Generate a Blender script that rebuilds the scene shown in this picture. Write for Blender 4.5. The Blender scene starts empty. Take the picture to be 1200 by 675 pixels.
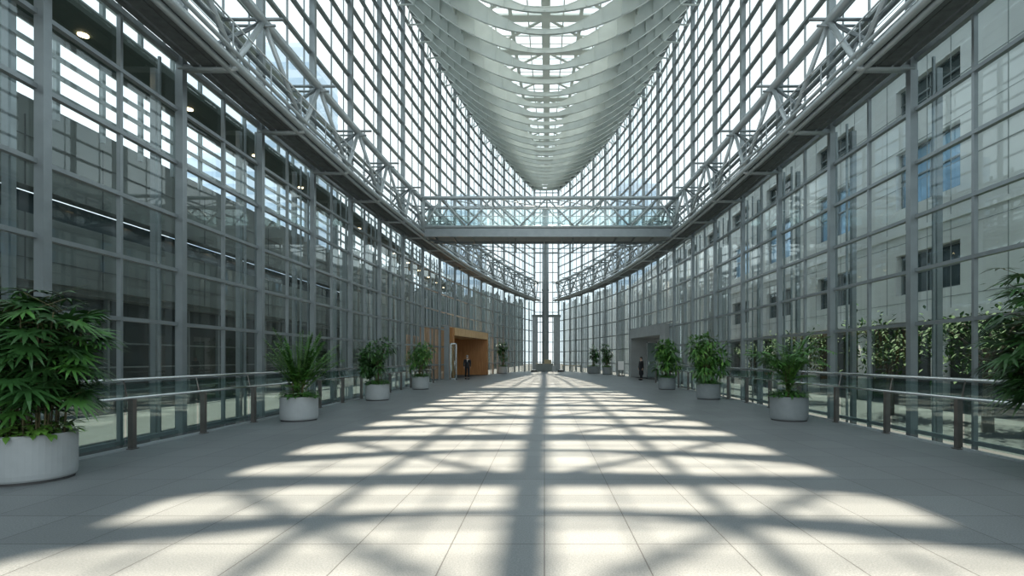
import bpy, bmesh, math, random
from mathutils import Vector, Matrix
PI = math.pi
random.seed(7)
SC = bpy.context.scene
COL = SC.collection

# ------------------------------------------------------------------ camera, sky, sun, exposure
cam = bpy.data.cameras.new('camera'); cam_ob = bpy.data.objects.new('camera', cam); COL.objects.link(cam_ob)
cam_ob.location = (0, 0, 1.6); cam_ob.rotation_euler = (PI / 2, 0, 0)
cam.sensor_width = 36; cam.lens = 610 / 1200 * 36
cam.shift_x = -38 / 1200; cam.shift_y = 82.5 / 1200
cam.clip_end = 2000
SC.camera = cam_ob
SC.view_settings.view_transform = 'Standard'; SC.view_settings.look = 'None'
SC.view_settings.gamma = 1; SC.view_settings.use_curve_mapping = False
SC.view_settings.exposure = 0.9
SC.cycles.transparent_max_bounces = 40
SC.cycles.max_bounces = 8; SC.cycles.diffuse_bounces = 4; SC.cycles.glossy_bounces = 4
SC.cycles.sample_clamp_indirect = 6
SC.cycles.use_denoising = True

SKY_STRENGTH = 0.9
SUN_STRENGTH = 9.5
SUN_EL, SUN_AZ = math.radians(60), math.radians(1.0)
world = bpy.data.worlds.new('sky'); SC.world = world; world.use_nodes = True
wn, wl = world.node_tree.nodes, world.node_tree.links
wn.clear()
w_out = wn.new('ShaderNodeOutputWorld'); w_bg = wn.new('ShaderNodeBackground')
w_tc = wn.new('ShaderNodeTexCoord'); w_sep = wn.new('ShaderNodeSeparateXYZ'); w_rmp = wn.new('ShaderNodeValToRGB')
w_noise = wn.new('ShaderNodeTexNoise'); w_noise.inputs['Scale'].default_value = 2.2; w_noise.inputs['Detail'].default_value = 5
w_mix = wn.new('ShaderNodeMixRGB'); w_cr = wn.new('ShaderNodeValToRGB')
w_cr.color_ramp.elements[0].position = .38; w_cr.color_ramp.elements[1].position = .62
wl.new(w_tc.outputs['Generated'], w_sep.inputs[0]); wl.new(w_sep.outputs['Z'], w_rmp.inputs[0])
e = w_rmp.color_ramp.elements
e[0].position = 0.0; e[0].color = (.85, .955, 1.01, 1)
e[1].position = 1.0; e[1].color = (.57, .80, .98, 1)
m = w_rmp.color_ramp.elements.new(.45); m.color = (.75, .91, 1.01, 1)
wl.new(w_tc.outputs['Generated'], w_noise.inputs['Vector']); wl.new(w_noise.outputs['Fac'], w_cr.inputs[0])
wl.new(w_cr.outputs['Color'], w_mix.inputs['Fac']); wl.new(w_rmp.outputs['Color'], w_mix.inputs['Color1'])
w_mix.inputs['Color2'].default_value = (.96, 1.02, 1.04, 1)
wl.new(w_mix.outputs['Color'], w_bg.inputs['Color']); w_bg.inputs['Strength'].default_value = SKY_STRENGTH
wl.new(w_bg.outputs[0], w_out.inputs[0])

sun = bpy.data.lights.new('sun', 'SUN'); sun.energy = SUN_STRENGTH; sun.angle = math.radians(.85); sun.color = (1, .86, .70)
sun_ob = bpy.data.objects.new('sun', sun); COL.objects.link(sun_ob)
_d = Vector((-math.sin(SUN_AZ) * math.cos(SUN_EL), -math.cos(SUN_AZ) * math.cos(SUN_EL), -math.sin(SUN_EL)))
sun_ob.rotation_euler = _d.to_track_quat('-Z', 'Y').to_euler(); sun_ob.location = (0, 60, 60)

# ------------------------------------------------------------------ materials
def mat(name, col, rough=.5, metal=0.0, noise=0.0, nscale=8.0, bump=0.0, spec=.5, detail=4):
    m = bpy.data.materials.new(name); m.use_nodes = True
    nt = m.node_tree; b = nt.nodes['Principled BSDF']
    b.inputs['Base Color'].default_value = (*col, 1); b.inputs['Roughness'].default_value = rough
    b.inputs['Metallic'].default_value = metal
    b.inputs['Specular IOR Level'].default_value = spec
    if noise or bump:
        tc = nt.nodes.new('ShaderNodeTexCoord'); n = nt.nodes.new('ShaderNodeTexNoise')
        n.inputs['Scale'].default_value = nscale; n.inputs['Detail'].default_value = detail
        nt.links.new(tc.outputs['Object'], n.inputs['Vector'])
        if noise:
            r = nt.nodes.new('ShaderNodeValToRGB')
            r.color_ramp.elements[0].position = .3; r.color_ramp.elements[1].position = .7
            r.color_ramp.elements[0].color = (*[c * (1 - noise) for c in col], 1)
            r.color_ramp.elements[1].color = (*[min(1, c * (1 + noise)) for c in col], 1)
            nt.links.new(n.outputs['Fac'], r.inputs[0]); nt.links.new(r.outputs[0], b.inputs['Base Color'])
        if bump:
            bm_ = nt.nodes.new('ShaderNodeBump'); bm_.inputs['Strength'].default_value = bump; bm_.inputs['Distance'].default_value = .02
            nt.links.new(n.outputs['Fac'], bm_.inputs['Height']); nt.links.new(bm_.outputs[0], b.inputs['Normal'])
    return m

def glass(name, tint, refl=1.0, ior=1.5):
    m = bpy.data.materials.new(name); m.use_nodes = True
    nt = m.node_tree; nt.nodes.clear()
    o = nt.nodes.new('ShaderNodeOutputMaterial'); mx = nt.nodes.new('ShaderNodeMixShader')
    t = nt.nodes.new('ShaderNodeBsdfTransparent'); t.inputs[0].default_value = (*tint, 1)
    g = nt.nodes.new('ShaderNodeBsdfGlossy'); g.inputs['Roughness'].default_value = .015; g.inputs['Color'].default_value = (.9, .97, .96, 1)
    ge = nt.nodes.new('ShaderNodeNewGeometry'); dt = nt.nodes.new('ShaderNodeVectorMath'); dt.operation = 'DOT_PRODUCT'
    nt.links.new(ge.outputs['Normal'], dt.inputs[0]); nt.links.new(ge.outputs['Incoming'], dt.inputs[1])
    def mt(op, a, b=None):
        n = nt.nodes.new('ShaderNodeMath'); n.operation = op; n.use_clamp = True
        for i, v in enumerate((a, b)):
            if v is None: continue
            if isinstance(v, (int, float)): n.inputs[i].default_value = v
            else: nt.links.new(v, n.inputs[i])
        return n
    ab = nt.nodes.new('ShaderNodeMath'); ab.operation = 'ABSOLUTE'; nt.links.new(dt.outputs['Value'], ab.inputs[0])
    pw = mt('POWER', mt('SUBTRACT', 1.0, ab.outputs[0]).outputs[0], 5.0)
    k = mt('MULTIPLY', mt('ADD', mt('MULTIPLY', pw.outputs[0], .9).outputs[0], .06).outputs[0], refl)
    nt.links.new(k.outputs[0], mx.inputs[0])
    nt.links.new(t.outputs[0], mx.inputs[1]); nt.links.new(g.outputs[0], mx.inputs[2]); nt.links.new(mx.outputs[0], o.inputs[0])
    return m

def emit(name, col, s):
    m = bpy.data.materials.new(name); m.use_nodes = True
    b = m.node_tree.nodes['Principled BSDF']; b.inputs['Base Color'].default_value = (*col, 1)
    b.inputs['Emission Color'].default_value = (*col, 1); b.inputs['Emission Strength'].default_value = s
    return m

M = {}
M['steel'] = mat('grey_painted_steel', (.24, .27, .28), .33, .45, .08, 3)
M['steel_dark'] = mat('dark_painted_steel', (.19, .22, .22), .45, .3, .08, 3)
M['steel_pale'] = mat('pale_painted_steel', (.42, .46, .47), .36, .35, .06, 2)
M['roof_steel'] = mat('pale_green_painted_steel', (.57, .62, .60), .5, .05, .05, 1.5)
M['roof_panel'] = mat('pale_green_roof_panel', (.52, .575, .56), .6, 0, .07, .8)
M['grating'] = mat('dark_walkway_grating', (.11, .12, .12), .6, .3, .2, 6)
M['glass_wall'] = glass('wall_glass', (.78, .85, .86), 1.3)
M['glass_up'] = glass('upper_wall_glass', (.90, .94, .94), 1.0)
M['glass_rail'] = glass('railing_glass', (.80, .89, .88), 1.2)
M['glass_bridge'] = glass('bridge_glass', (.91, .955, .95), 1.0)
M['glass_sky'] = glass('skylight_glass', (.95, .97, .96), .6)
M['chrome'] = mat('polished_stainless_steel', (.78, .80, .80), .18, 1.0)
M['bronze'] = mat('brown_bronze_metal', (.15, .14, .13), .35, .7, .1, 10)
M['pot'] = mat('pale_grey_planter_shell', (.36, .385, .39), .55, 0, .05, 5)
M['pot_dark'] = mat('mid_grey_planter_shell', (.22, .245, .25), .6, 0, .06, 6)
M['pot_base'] = mat('dark_plinth', (.06, .06, .06), .7)
M['soil'] = mat('soil', (.05, .035, .025), .9, 0, .4, 30, .5)
M['stem'] = mat('brown_green_cane', (.10, .09, .04), .7, 0, .4, 12)
M['leaf_dark'] = mat('dark_green_leaf', (.028, .085, .022), .35, 0, .45, 3.0)
M['leaf_mid'] = mat('mid_green_leaf', (.055, .16, .03), .4, 0, .4, 3.0)
M['leaf_light'] = mat('light_green_leaf', (.12, .27, .045), .4, 0, .4, 4.0)
M['leaf_out'] = mat('tree_leaf', (.035, .09, .025), .75, 0, .5, .9, spec=.2)
M['bark'] = mat('bark', (.10, .08, .06), .9, 0, .3, 8, .4)
M['wood'] = mat('orange_brown_wood_panel', (.42, .19, .06), .45, 0, .0)
M['wood_lintel'] = mat('pale_wood_lintel', (.58, .36, .17), .45, 0, .0)
M['stone'] = mat('pale_stone_cladding', (.68, .69, .68), .8, 0, .10, .35)
M['stone_grey'] = mat('grey_stone', (.27, .29, .29), .7, 0, .08, 1.5)  # plain grey stone colour for portal, bridge deck, fins and joints
M['concrete'] = mat('grey_green_concrete', (.13, .155, .15), .8, 0, .25, .5)
M['dark_panel'] = mat('dark_facade_panel', (.035, .045, .045), .4, .1, .2, 1.0)
M['dark_glass'] = mat('dark_window_glass', (.03, .05, .055), .08, 0, spec=.8)
M['painted_sky_glass'] = mat('window_glass_painted_sky', (.30, .50, .70), .1, .3, .25, .35)  # sky reflection painted into the pane colour as blue
M['brown_wall'] = mat('brown_interior_wall', (.16, .08, .035), .6, 0, .25, .8)
M['soffit'] = mat('dark_green_soffit', (.055, .085, .075), .7)
M['lamp'] = emit('warm_downlight', (1, .72, .4), 6)
M['pavement'] = mat('outdoor_pavement', (.04, .047, .047), .8, 0, .2, .7)  # base colour darkened to stand in for shade outside the glass
M['skin'] = mat('skin', (.52, .34, .25), .5)
M['cloth_black'] = mat('black_cloth', (.012, .013, .017), .8, 0, .2, 20)
M['cloth_white'] = mat('white_cloth', (.75, .75, .75), .8)
M['hair_black'] = mat('black_hair', (.01, .009, .008), .5)
M['hair_grey'] = mat('grey_hair', (.35, .34, .33), .6)
M['shoe'] = mat('black_leather', (.01, .01, .01), .3)
M['black'] = mat('black_plastic', (.015, .015, .015), .5)
M['white'] = mat('white_panel', (.8, .8, .8), .5)
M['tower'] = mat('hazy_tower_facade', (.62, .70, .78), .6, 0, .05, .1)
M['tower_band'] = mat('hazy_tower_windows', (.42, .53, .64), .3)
M['tan'] = mat('tan_counter_panel', (.42, .36, .24), .6)

def wood_grain(m, c1, c2):
    nt = m.node_tree; b = nt.nodes['Principled BSDF']
    tc = nt.nodes.new('ShaderNodeTexCoord'); mp = nt.nodes.new('ShaderNodeMapping'); mp.inputs['Scale'].default_value = (6, 6, .5)
    n = nt.nodes.new('ShaderNodeTexNoise'); n.inputs['Scale'].default_value = 2.2; n.inputs['Detail'].default_value = 6
    r = nt.nodes.new('ShaderNodeValToRGB'); r.color_ramp.elements[0].position = .3; r.color_ramp.elements[1].position = .7
    r.color_ramp.elements[0].color = (*c1, 1); r.color_ramp.elements[1].color = (*c2, 1)
    nt.links.new(tc.outputs['Object'], mp.inputs[0]); nt.links.new(mp.outputs[0], n.inputs['Vector'])
    nt.links.new(n.outputs['Fac'], r.inputs[0]); nt.links.new(r.outputs[0], b.inputs['Base Color'])
wood_grain(M['wood'], (.36, .15, .045), (.50, .24, .08))
wood_grain(M['wood_lintel'], (.46, .26, .10), (.70, .47, .24))

def floor_material():
    m = bpy.data.materials.new('granite_floor_tiles'); m.use_nodes = True
    nt = m.node_tree; L = nt.links; N = nt.nodes; b = N['Principled BSDF']
    tc = N.new('ShaderNodeTexCoord'); sp = N.new('ShaderNodeSeparateXYZ'); L.new(tc.outputs['Object'], sp.inputs[0])
    def mth(op, a, bb=None, c=None):
        n = N.new('ShaderNodeMath'); n.operation = op
        for i, v in enumerate((a, bb, c)):
            if v is None: continue
            if isinstance(v, (int, float)): n.inputs[i].default_value = v
            else: L.new(v, n.inputs[i])
        return n.outputs[0]
    def line(coord, off, period, w):
        t = mth('DIVIDE', mth('SUBTRACT', coord, off), period)
        fr = mth('ABSOLUTE', mth('SUBTRACT', mth('FRACT', mth('ADD', t, .5)), .5))
        return mth('LESS_THAN', fr, w / period)
    lx = line(sp.outputs['X'], 0.0, .8, .0048); ly = line(sp.outputs['Y'], 4.49, .8, .005)
    ln = mth('MAXIMUM', lx, ly)
    # a slightly different grey for each tile
    fx = mth('FLOOR', mth('DIVIDE', sp.outputs['X'], .8)); fy = mth('FLOOR', mth('DIVIDE', mth('SUBTRACT', sp.outputs['Y'], 4.49), .8))
    cb = N.new('ShaderNodeCombineXYZ'); L.new(fx, cb.inputs[0]); L.new(fy, cb.inputs[1])
    wn_ = N.new('ShaderNodeTexWhiteNoise'); L.new(cb.outputs[0], wn_.inputs['Vector'])
    sk = N.new('ShaderNodeTexNoise'); sk.inputs['Scale'].default_value = 70; sk.inputs['Detail'].default_value = 5; sk.inputs['Roughness'].default_value = .75
    L.new(tc.outputs['Object'], sk.inputs['Vector'])
    big = N.new('ShaderNodeTexNoise'); big.inputs['Scale'].default_value = .9; big.inputs['Detail'].default_value = 3
    L.new(tc.outputs['Object'], big.inputs['Vector'])
    r = N.new('ShaderNodeValToRGB'); r.color_ramp.elements[0].position = .32; r.color_ramp.elements[1].position = .68
    r.color_ramp.elements[0].color = (.095, .107, .112, 1); r.color_ramp.elements[1].color = (.27, .285, .285, 1)
    L.new(sk.outputs['Fac'], r.inputs[0])
    v = mth('MULTIPLY', mth('ADD', mth('MULTIPLY', wn_.outputs['Value'], .14), .93), mth('ADD', mth('MULTIPLY', big.outputs['Fac'], .16), .92))
    hs = N.new('ShaderNodeHueSaturation'); L.new(r.outputs[0], hs.inputs['Color']); L.new(v, hs.inputs['Value'])
    mx = N.new('ShaderNodeMixRGB'); L.new(ln, mx.inputs['Fac']); L.new(hs.outputs[0], mx.inputs['Color1']); mx.inputs['Color2'].default_value = (.05, .05, .05, 1)
    L.new(mx.outputs[0], b.inputs['Base Color'])
    b.inputs['Roughness'].default_value = .42
    rr = mth('ADD', mth('MULTIPLY', sk.outputs['Fac'], .25), .3); L.new(rr, b.inputs['Roughness'])
    b.inputs['Specular IOR Level'].default_value = .4
    return m
M['floor'] = floor_material()

# ------------------------------------------------------------------ mesh helpers
class MB:
    def __init__(s): s.v = []; s.f = []
    def add(s, vs, fs):
        o = len(s.v); s.v += [tuple(v) for v in vs]; s.f += [tuple(i + o for i in f) for f in fs]
    def box(s, x0, x1, y0, y1, z0, z1):
        s.add([(x0,y0,z0),(x1,y0,z0),(x1,y1,z0),(x0,y1,z0),(x0,y0,z1),(x1,y0,z1),(x1,y1,z1),(x0,y1,z1)],
              [(0,3,2,1),(4,5,6,7),(0,1,5,4),(1,2,6,5),(2,3,7,6),(3,0,4,7)])
    def bar(s, p, q, w, h, up=(0, 0, 1)):      # w across (d x up), h along up
        p = Vector(p); q = Vector(q); d = (q - p).normalized(); up = Vector(up)
        sd = d.cross(up)
        if sd.length < 1e-4: up = Vector((0, 1, 0)); sd = d.cross(up)
        sd.normalize(); u = sd.cross(d)
        a, b = sd * w / 2, u * h / 2
        s.add([p-a-b, p+a-b, p+a+b, p-a+b, q-a-b, q+a-b, q+a+b, q-a+b],
              [(0,1,2,3),(4,7,6,5),(0,4,5,1),(1,5,6,2),(2,6,7,3),(3,7,4,0)])
    def tube(s, pts, r, n=8, cap=True):
        pts = [Vector(p) for p in pts]
        rs = r if isinstance(r, (list, tuple)) else [r] * len(pts)
        o = len(s.v); prev = None
        for i, p in enumerate(pts):
            d = (pts[min(i+1, len(pts)-1)] - pts[max(i-1, 0)]).normalized()
            if prev is None:
                ref = Vector((0,0,1)) if abs(d.z) < .9 else Vector((1,0,0))
                u = d.cross(ref).normalized()
            else:
                u = (prev - d * prev.dot(d)).normalized()
            prev = u; w = d.cross(u)
            for k in range(n):
                t = 2*PI*k/n
                s.v.append(tuple(p + (u*math.cos(t) + w*math.sin(t)) * rs[i]))
        for i in range(len(pts)-1):
            for k in range(n):
                a = o+i*n+k; b = o+i*n+(k+1)%n
                s.f.append((a, b, b+n, a+n))
        if cap:
            s.f.append(tuple(o+k for k in reversed(range(n)))); s.f.append(tuple(o+(len(pts)-1)*n+k for k in range(n)))
    def lathe(s, prof, c=(0,0,0), n=32):
        o = len(s.v)
        for r, z in prof:
            for k in range(n):
                t = 2*PI*k/n; s.v.append((c[0]+r*math.cos(t), c[1]+r*math.sin(t), c[2]+z))
        for i in range(len(prof)-1):
            for k in range(n):
                a = o+i*n+k; b = o+i*n+(k+1)%n; s.f.append((a, b, b+n, a+n))
        s.f.append(tuple(o+k for k in reversed(range(n)))); s.f.append(tuple(o+(len(prof)-1)*n+k for k in range(n)))
    def grid(s, rows):        # rows of points -> quads
        o = len(s.v); n = len(rows[0])
        for r in rows: s.v += [tuple(p) for p in r]
        for i in range(len(rows)-1):
            for k in range(n-1):
                a = o+i*n+k; s.f.append((a, a+1, a+n+1, a+n))
    def build(s, name, material, parent=None, smooth=False, loc=None):
        me = bpy.data.meshes.new(name); me.from_pydata(s.v, [], s.f); me.update()
        me.materials.append(material)
        if smooth: me.polygons.foreach_set('use_smooth', [True]*len(me.polygons))
        o = bpy.data.objects.new(name, me); COL.objects.link(o)
        if loc: o.location = loc
        if parent: o.parent = parent
        return o

def empty(name, loc=(0,0,0), rz=0):
    o = bpy.data.objects.new(name, None); COL.objects.link(o); o.location = loc; o.rotation_euler = (0,0,rz); o.empty_display_size = .3
    return o
def tag(o, label, cat, group=None, kind=None):
    o['label'] = label; o['category'] = cat
    if group: o['group'] = group
    if kind: o['kind'] = kind
    return o
def copy_tree(o, parent=None):
    c = o.copy(); COL.objects.link(c); c.parent = parent
    for ch in list(o.children): copy_tree(ch, c)
    return c
ORD = ['first','second','third','fourth','fifth','sixth','seventh','eighth','ninth','tenth','eleventh','twelfth','thirteenth',
       'fourteenth','fifteenth','sixteenth','seventeenth','eighteenth','nineteenth','twentieth','twenty-first','twenty-second',
       'twenty-third','twenty-fourth','twenty-fifth','twenty-sixth','twenty-seventh','twenty-eighth','twenty-ninth','thirtieth']

# ------------------------------------------------------------------ plan of the hall
S_, Z0 = 3.66, 13.07
def A(s, y):
    u = abs(y - 15) / (57 if s < 0 else 57.5)
    return 9.2 * (1 - u ** 2.2) if s < 0 else 9.3 * (1 - u ** 2.8)
def Y(k): return Z0 + S_ * k
K0, K1 = -4, 15
PL, PR = (41., 51.), (36.2, 45.2)      # the two entrance portals along the walls
def P(s, y, z, inset=0): return (s * (A(s, y) - inset), y, z)
LOW = [9.1, 7.82, 6.48, 5.14, 3.8, 2.46, 1.12, -.22, -.58]
EDGE = 23.6
UP = [9.1 + 14.5 * i / 13 for i in range(14)]
SIDE = {-1: 'left', 1: 'right'}

# floor deck
def deck_half(s, y):
    if y < 34.5: return 7.42
    if y < 36.5: return 7.42 + (A(s, 36.5) - .02 - 7.42) * (y - 34.5) / 2
    return A(s, y) - .02
fl = MB(); ys = [-6 + i * .5 for i in range(153)]
L = [(-deck_half(-1, y), y) for y in ys]; R = [(deck_half(1, y), y) for y in ys]
def slab(mb, Lp, Rp, z1, z0):
    n = len(Lp); vs = []
    for (a, b) in zip(Lp, Rp): vs += [(a[0], a[1], z1), (b[0], b[1], z1), (b[0], b[1], z0), (a[0], a[1], z0)]
    fs = []
    for i in range(n-1):
        o = 4*i
        fs += [(o, o+1, o+5, o+4), (o+3, o+7, o+6, o+2), (o, o+4, o+7, o+3), (o+1, o+2, o+6, o+5)]
    fs += [(0, 3, 2, 1), (4*n-4, 4*n-3, 4*n-2, 4*n-1)]
    mb.add(vs, fs)
slab(fl, L, R, 0, -.35)
floor = fl.build('floor', M['floor']); tag(floor, 'pale grey granite tiled concourse floor streaked with sunlight', 'floor', kind='structure')

low_ = MB(); low_.box(-60, 60, -12, 220, -.9, -.6)
o = low_.build('ground', M['pavement']); tag(o, 'grey pavement outside below the concourse level', 'ground', kind='structure')

# ------------------------------------------------------------------ glass walls: one window object per bay
wid = 0
for s in (-1, 1):
    for k in range(K0, K1):
        y0, y1 = Y(k), Y(k+1)
        a0, a1 = Vector(P(s, y0, 0)), Vector(P(s, y1, 0)); mid = (a0 + a1) / 2
        tan = (a1 - a0).normalized(); nrm = Vector((tan.y, -tan.x, 0)) * s   # outward
        seen = k >= -1
        n_ = ORD[k + 1] + ' bay from the camera' if seen else 'bay beside the camera outside the picture'
        # lower
        wid += 1
        w = empty('window_%d' % wid, mid); inv = -mid
        tag(w, f'lower curtain wall glazing on the {SIDE[s]}, {n_}', 'window', f'lower glazed bays of the {SIDE[s]} wall', 'structure')
        fr = MB(); V3 = lambda h: Vector((0, 0, h))
        segs = [(0., 1.)]
        if (s < 0 and y1 > PL[0] and y0 < PL[1]) or (s > 0 and y1 > PR[0] and y0 < PR[1]):
            pa, pb = (PL if s < 0 else PR); segs = []
            if pa - y0 > .3: segs.append((0., (pa-y0)/S_))
            if y1 - pb > .3: segs.append(((pb-y0)/S_, 1.))
        for i, h in enumerate(LOW):
            w_, h_ = (.14, .13) if i == 0 else (.12, .085)
            for f0, f1 in ([(0., 1.)] if h > 4.2 else segs):
                fr.bar(a0.lerp(a1, f0)+inv+V3(h), a0.lerp(a1, f1)+inv+V3(h), w_, h_)
        if segs != [(0., 1.)]: fr.bar(a0+inv+V3(4.14), a1+inv+V3(4.14), .12, .085)
        for f in (.5,):
            zb = LOW[-1] if any(p_ <= f <= q_ for p_, q_ in segs) else 4.14
            fr.bar(V3(zb), V3(9.1), .07, .09, tuple(nrm))
        for p_, q_ in segs:
            for f in (p_, q_):
                if 0 < f < 1: fr.bar(a0.lerp(a1, f)+inv+V3(LOW[-1]), a0.lerp(a1, f)+inv+V3(4.14), .07, .09, tuple(nrm))
        zb = LOW[-1] if segs == [(0., 1.)] else 4.14
        for q in (a0, a1):      # slim post just outside the glass beside each column
            d = .30 if q is a0 else -.30
            pt = q + inv + tan * d + nrm * .25
            fr.bar(pt + V3(zb), pt + V3(9.0), .05, .06, tuple(nrm))
        fr.build('window_frame', M['steel'], w)
        gl = MB(); e_ = nrm * .05
        b0 = a0+inv+e_; b1 = a1+inv+e_
        whole = segs == [(0., 1.)]; zb = LOW[-1] if whole else 4.14
        gl.add([b0+V3(zb), b1+V3(zb), b1+V3(9.1), b0+V3(9.1)], [(0,1,2,3)])
        if not whole:
            for p_, q_ in segs:
                c0_, c1_ = b0.lerp(b1, p_), b0.lerp(b1, q_); gl.add([c0_+V3(LOW[-1]), c1_+V3(LOW[-1]), c1_+V3(zb), c0_+V3(zb)], [(0,1,2,3)])
        gl.build('glass_pane', M['glass_wall'], w)
        # upper
        wid += 1
        w = empty('window_%d' % wid, mid + Vector((0,0,9.1)))
        tag(w, f'tall upper glazing above the {SIDE[s]} walkway, {n_}', 'window', f'upper glazed bays of the {SIDE[s]} wall', 'structure')
        fr = MB(); inv = -mid - Vector((0,0,9.1))
        for h in UP[1:]:
            fr.bar(a0+inv+Vector((0,0,h)), a1+inv+Vector((0,0,h)), .17, .095)
        fr.bar(Vector((0,0,0)), Vector((0,0,14.5)), .045, .06, tuple(nrm))
        for q, d in ((a0, .35), (a1, -.35)):
            pt = q + inv + tan * d + nrm * .1 + Vector((0,0,9.1))
            fr.bar(pt, pt + Vector((0,0,14.4)), .035, .05, tuple(nrm))
        fr.build('window_frame', M['steel'], w)
        gl = MB(); b0 = a0+inv+e_; b1 = a1+inv+e_
        gl.add([b0+Vector((0,0,9.1)), b1+Vector((0,0,9.1)), b1+Vector((0,0,EDGE)), b0+Vector((0,0,EDGE))], [(0,1,2,3)])
        gl.build('glass_pane', M['glass_up'], w)
    for k in range(K0, K1+1):
        y = Y(k); p = Vector(P(s, y, 0, .08))
        tan = Vector((s*(A(s, y+.1)-A(s, y-.1)), .2, 0)).normalized(); nrm = Vector((tan.y, -tan.x, 0))*s
        c = MB()
        inport = (s < 0 and PL[0]-.2 < y < PL[1]+.2) or (s > 0 and PR[0]-.2 < y < PR[1]+.2)
        zb = 4.16 if inport else LOW[-1]
        c.bar(Vector((0,0,zb)), Vector((0,0,9.2)), .17, .17, tuple(nrm))
        if not (PL[0]-3 < y < PL[1]+3):
            c.bar(Vector((0,0,zb)) + nrm*.85 + tan*.25, Vector((0,0,9.0)) + nrm*.85 + tan*.25, .14, .14, tuple(nrm))
        c.bar(Vector((0,0,9.2)), Vector((0,0,EDGE)), .17, .22, tuple(nrm))
        o = c.build('column', M['steel'], loc=p)
        tag(o, f'slender steel mullion column of the {SIDE[s]} glass wall, ' + (ORD[k+1] + ' from the camera' if k >= -1 else 'beside the camera outside the picture'),
            'column', f'steel columns along the {SIDE[s]} wall', 'structure')

# end glazing at the tip
yE = Y(K1); w = empty('window_%d' % (wid+1), (0, yE, 0))
tag(w, 'narrow tall glazing closing the far tip of the hall', 'window', kind='structure')
fr = MB(); xl, xr = -A(-1, yE), A(1, yE)
for h in [1.12 + 1.3*i for i in range(18)]: fr.bar((xl,0,h), (xr,0,h), .12, .1)
for t in (.0, .25, .5, .75, 1.0):
    x = xl + (xr-xl)*t; fr.bar((x,0,-.2), (x,0,EDGE), .12, .14, (0,1,0))
fr.build('window_frame', M['steel'], w)
gl = MB(); gl.add([(xl,.05,0),(xr,.05,0),(xr,.05,EDGE),(xl,.05,EDGE)], [(0,1,2,3)]); gl.build('glass_pane', M['glass_up'], w)

# ------------------------------------------------------------------ roof
def rib_low(s_t, y):        # height of a rib's lower edge at x = t
    a = (A(-1, y) + A(1, y)) / 2
    c = .063 * a * a
    return EDGE - c, c
def zlow(x, y):
    s = -1 if x < 0 else 1
    a = A(s, y); c = .063 * ((A(-1,y)+A(1,y))/2)**2
    return EDGE - .1 - c * (1 - (x/a)**2)
def rdepth(t):              # girder depth: shallow at the centre, deep toward the walls
    t = abs(t); return .24 + .95 * max(0, min(1, (t - .12) / .36)) * (1 - .55 * max(0, (t - .7) / .3))
SKY_T = .45
ceil = empty('ceiling', (0, 35, EDGE)); tag(ceil, 'long curved skylight roof shaped like a ship hull', 'ceiling', kind='structure')
cz = Vector((0, -35, -EDGE))
yy = [6 + .915 * i for i in range(69)]
for s in (-1, 1):
    sh = MB(); rows = []
    for y in yy:
        a = A(s, y); row = []
        for i in range(13):
            t = SKY_T + (1 - SKY_T) * i / 12
            x = s * a * t
            row.append(Vector((x, y, zlow(x, y) + rdepth(t) + .02)) + cz)
        rows.append(row)
    sh.grid(rows)
    o = sh.build('side_panel', M['roof_panel'], ceil, smooth=True)
    o.modifiers.new('thick', 'SOLIDIFY').thickness = .12
    # skylight kerb
    kb = MB()
    for y0, y1 in zip(yy[::2], yy[2::2]):
        x0 = s*A(s,y0)*SKY_T; x1 = s*A(s,y1)*SKY_T
        kb.bar(Vector((x0,y0,zlow(x0,y0)+rdepth(SKY_T)+.25))+cz, Vector((x1,y1,zlow(x1,y1)+rdepth(SKY_T)+.25))+cz, .12, .5)
    kb.build('skylight_kerb', M['roof_panel'], ceil)
def zsky(y): 
    a = A(1, y); x = a*SKY_T; return zlow(x, y) + rdepth(SKY_T) + .5
sg = MB(); fr = MB(); bm_ = MB()
y_nodes = [7.87 - 3.66 + S_ * i for i in range(19)]
for y0, y1 in zip(y_nodes, y_nodes[1:]):
    pl0, pr0 = Vector((-A(-1,y0)*SKY_T, y0, zsky(y0))), Vector((A(1,y0)*SKY_T, y0, zsky(y0)))
    pl1, pr1 = Vector((-A(-1,y1)*SKY_T, y1, zsky(y1))), Vector((A(1,y1)*SKY_T, y1, zsky(y1)))
    sg.add([pl0+cz, pr0+cz, pr1+cz, pl1+cz], [(0,1,2,3)])
    bm_.bar(pl0+cz, pr0+cz, .62, .12)
    bm_.bar(pl0.lerp(pl1,.5)+cz, pr0.lerp(pr1,.5)+cz, .08, .06)
    for q in (.25, .75): fr.bar(pl0.lerp(pl1,q)+cz, pr0.lerp(pr1,q)+cz, .04, .04)
    for t in (0, .125, .25, .375, .625, .75, .875, 1):
        fr.bar(pl0.lerp(pr0,t)+cz, pl1.lerp(pr1,t)+cz, .22 if t in (.25,.75) else .07, .08)
    fr.bar(pl0.lerp(pr0,.5)+cz, pl1.lerp(pr1,.5)+cz, .5, .2)
    fr.bar(pl0.lerp(pr0,.5)+cz, pr1+cz, .2, .06); fr.bar(pl0.lerp(pr0,.5)+cz, pl1+cz, .2, .06)
sg.build('skylight_glass', M['glass_sky'], ceil); fr.build('skylight_frame', M['roof_steel'], ceil); bm_.build('skylight_beam', M['roof_steel'], ceil)

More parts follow.
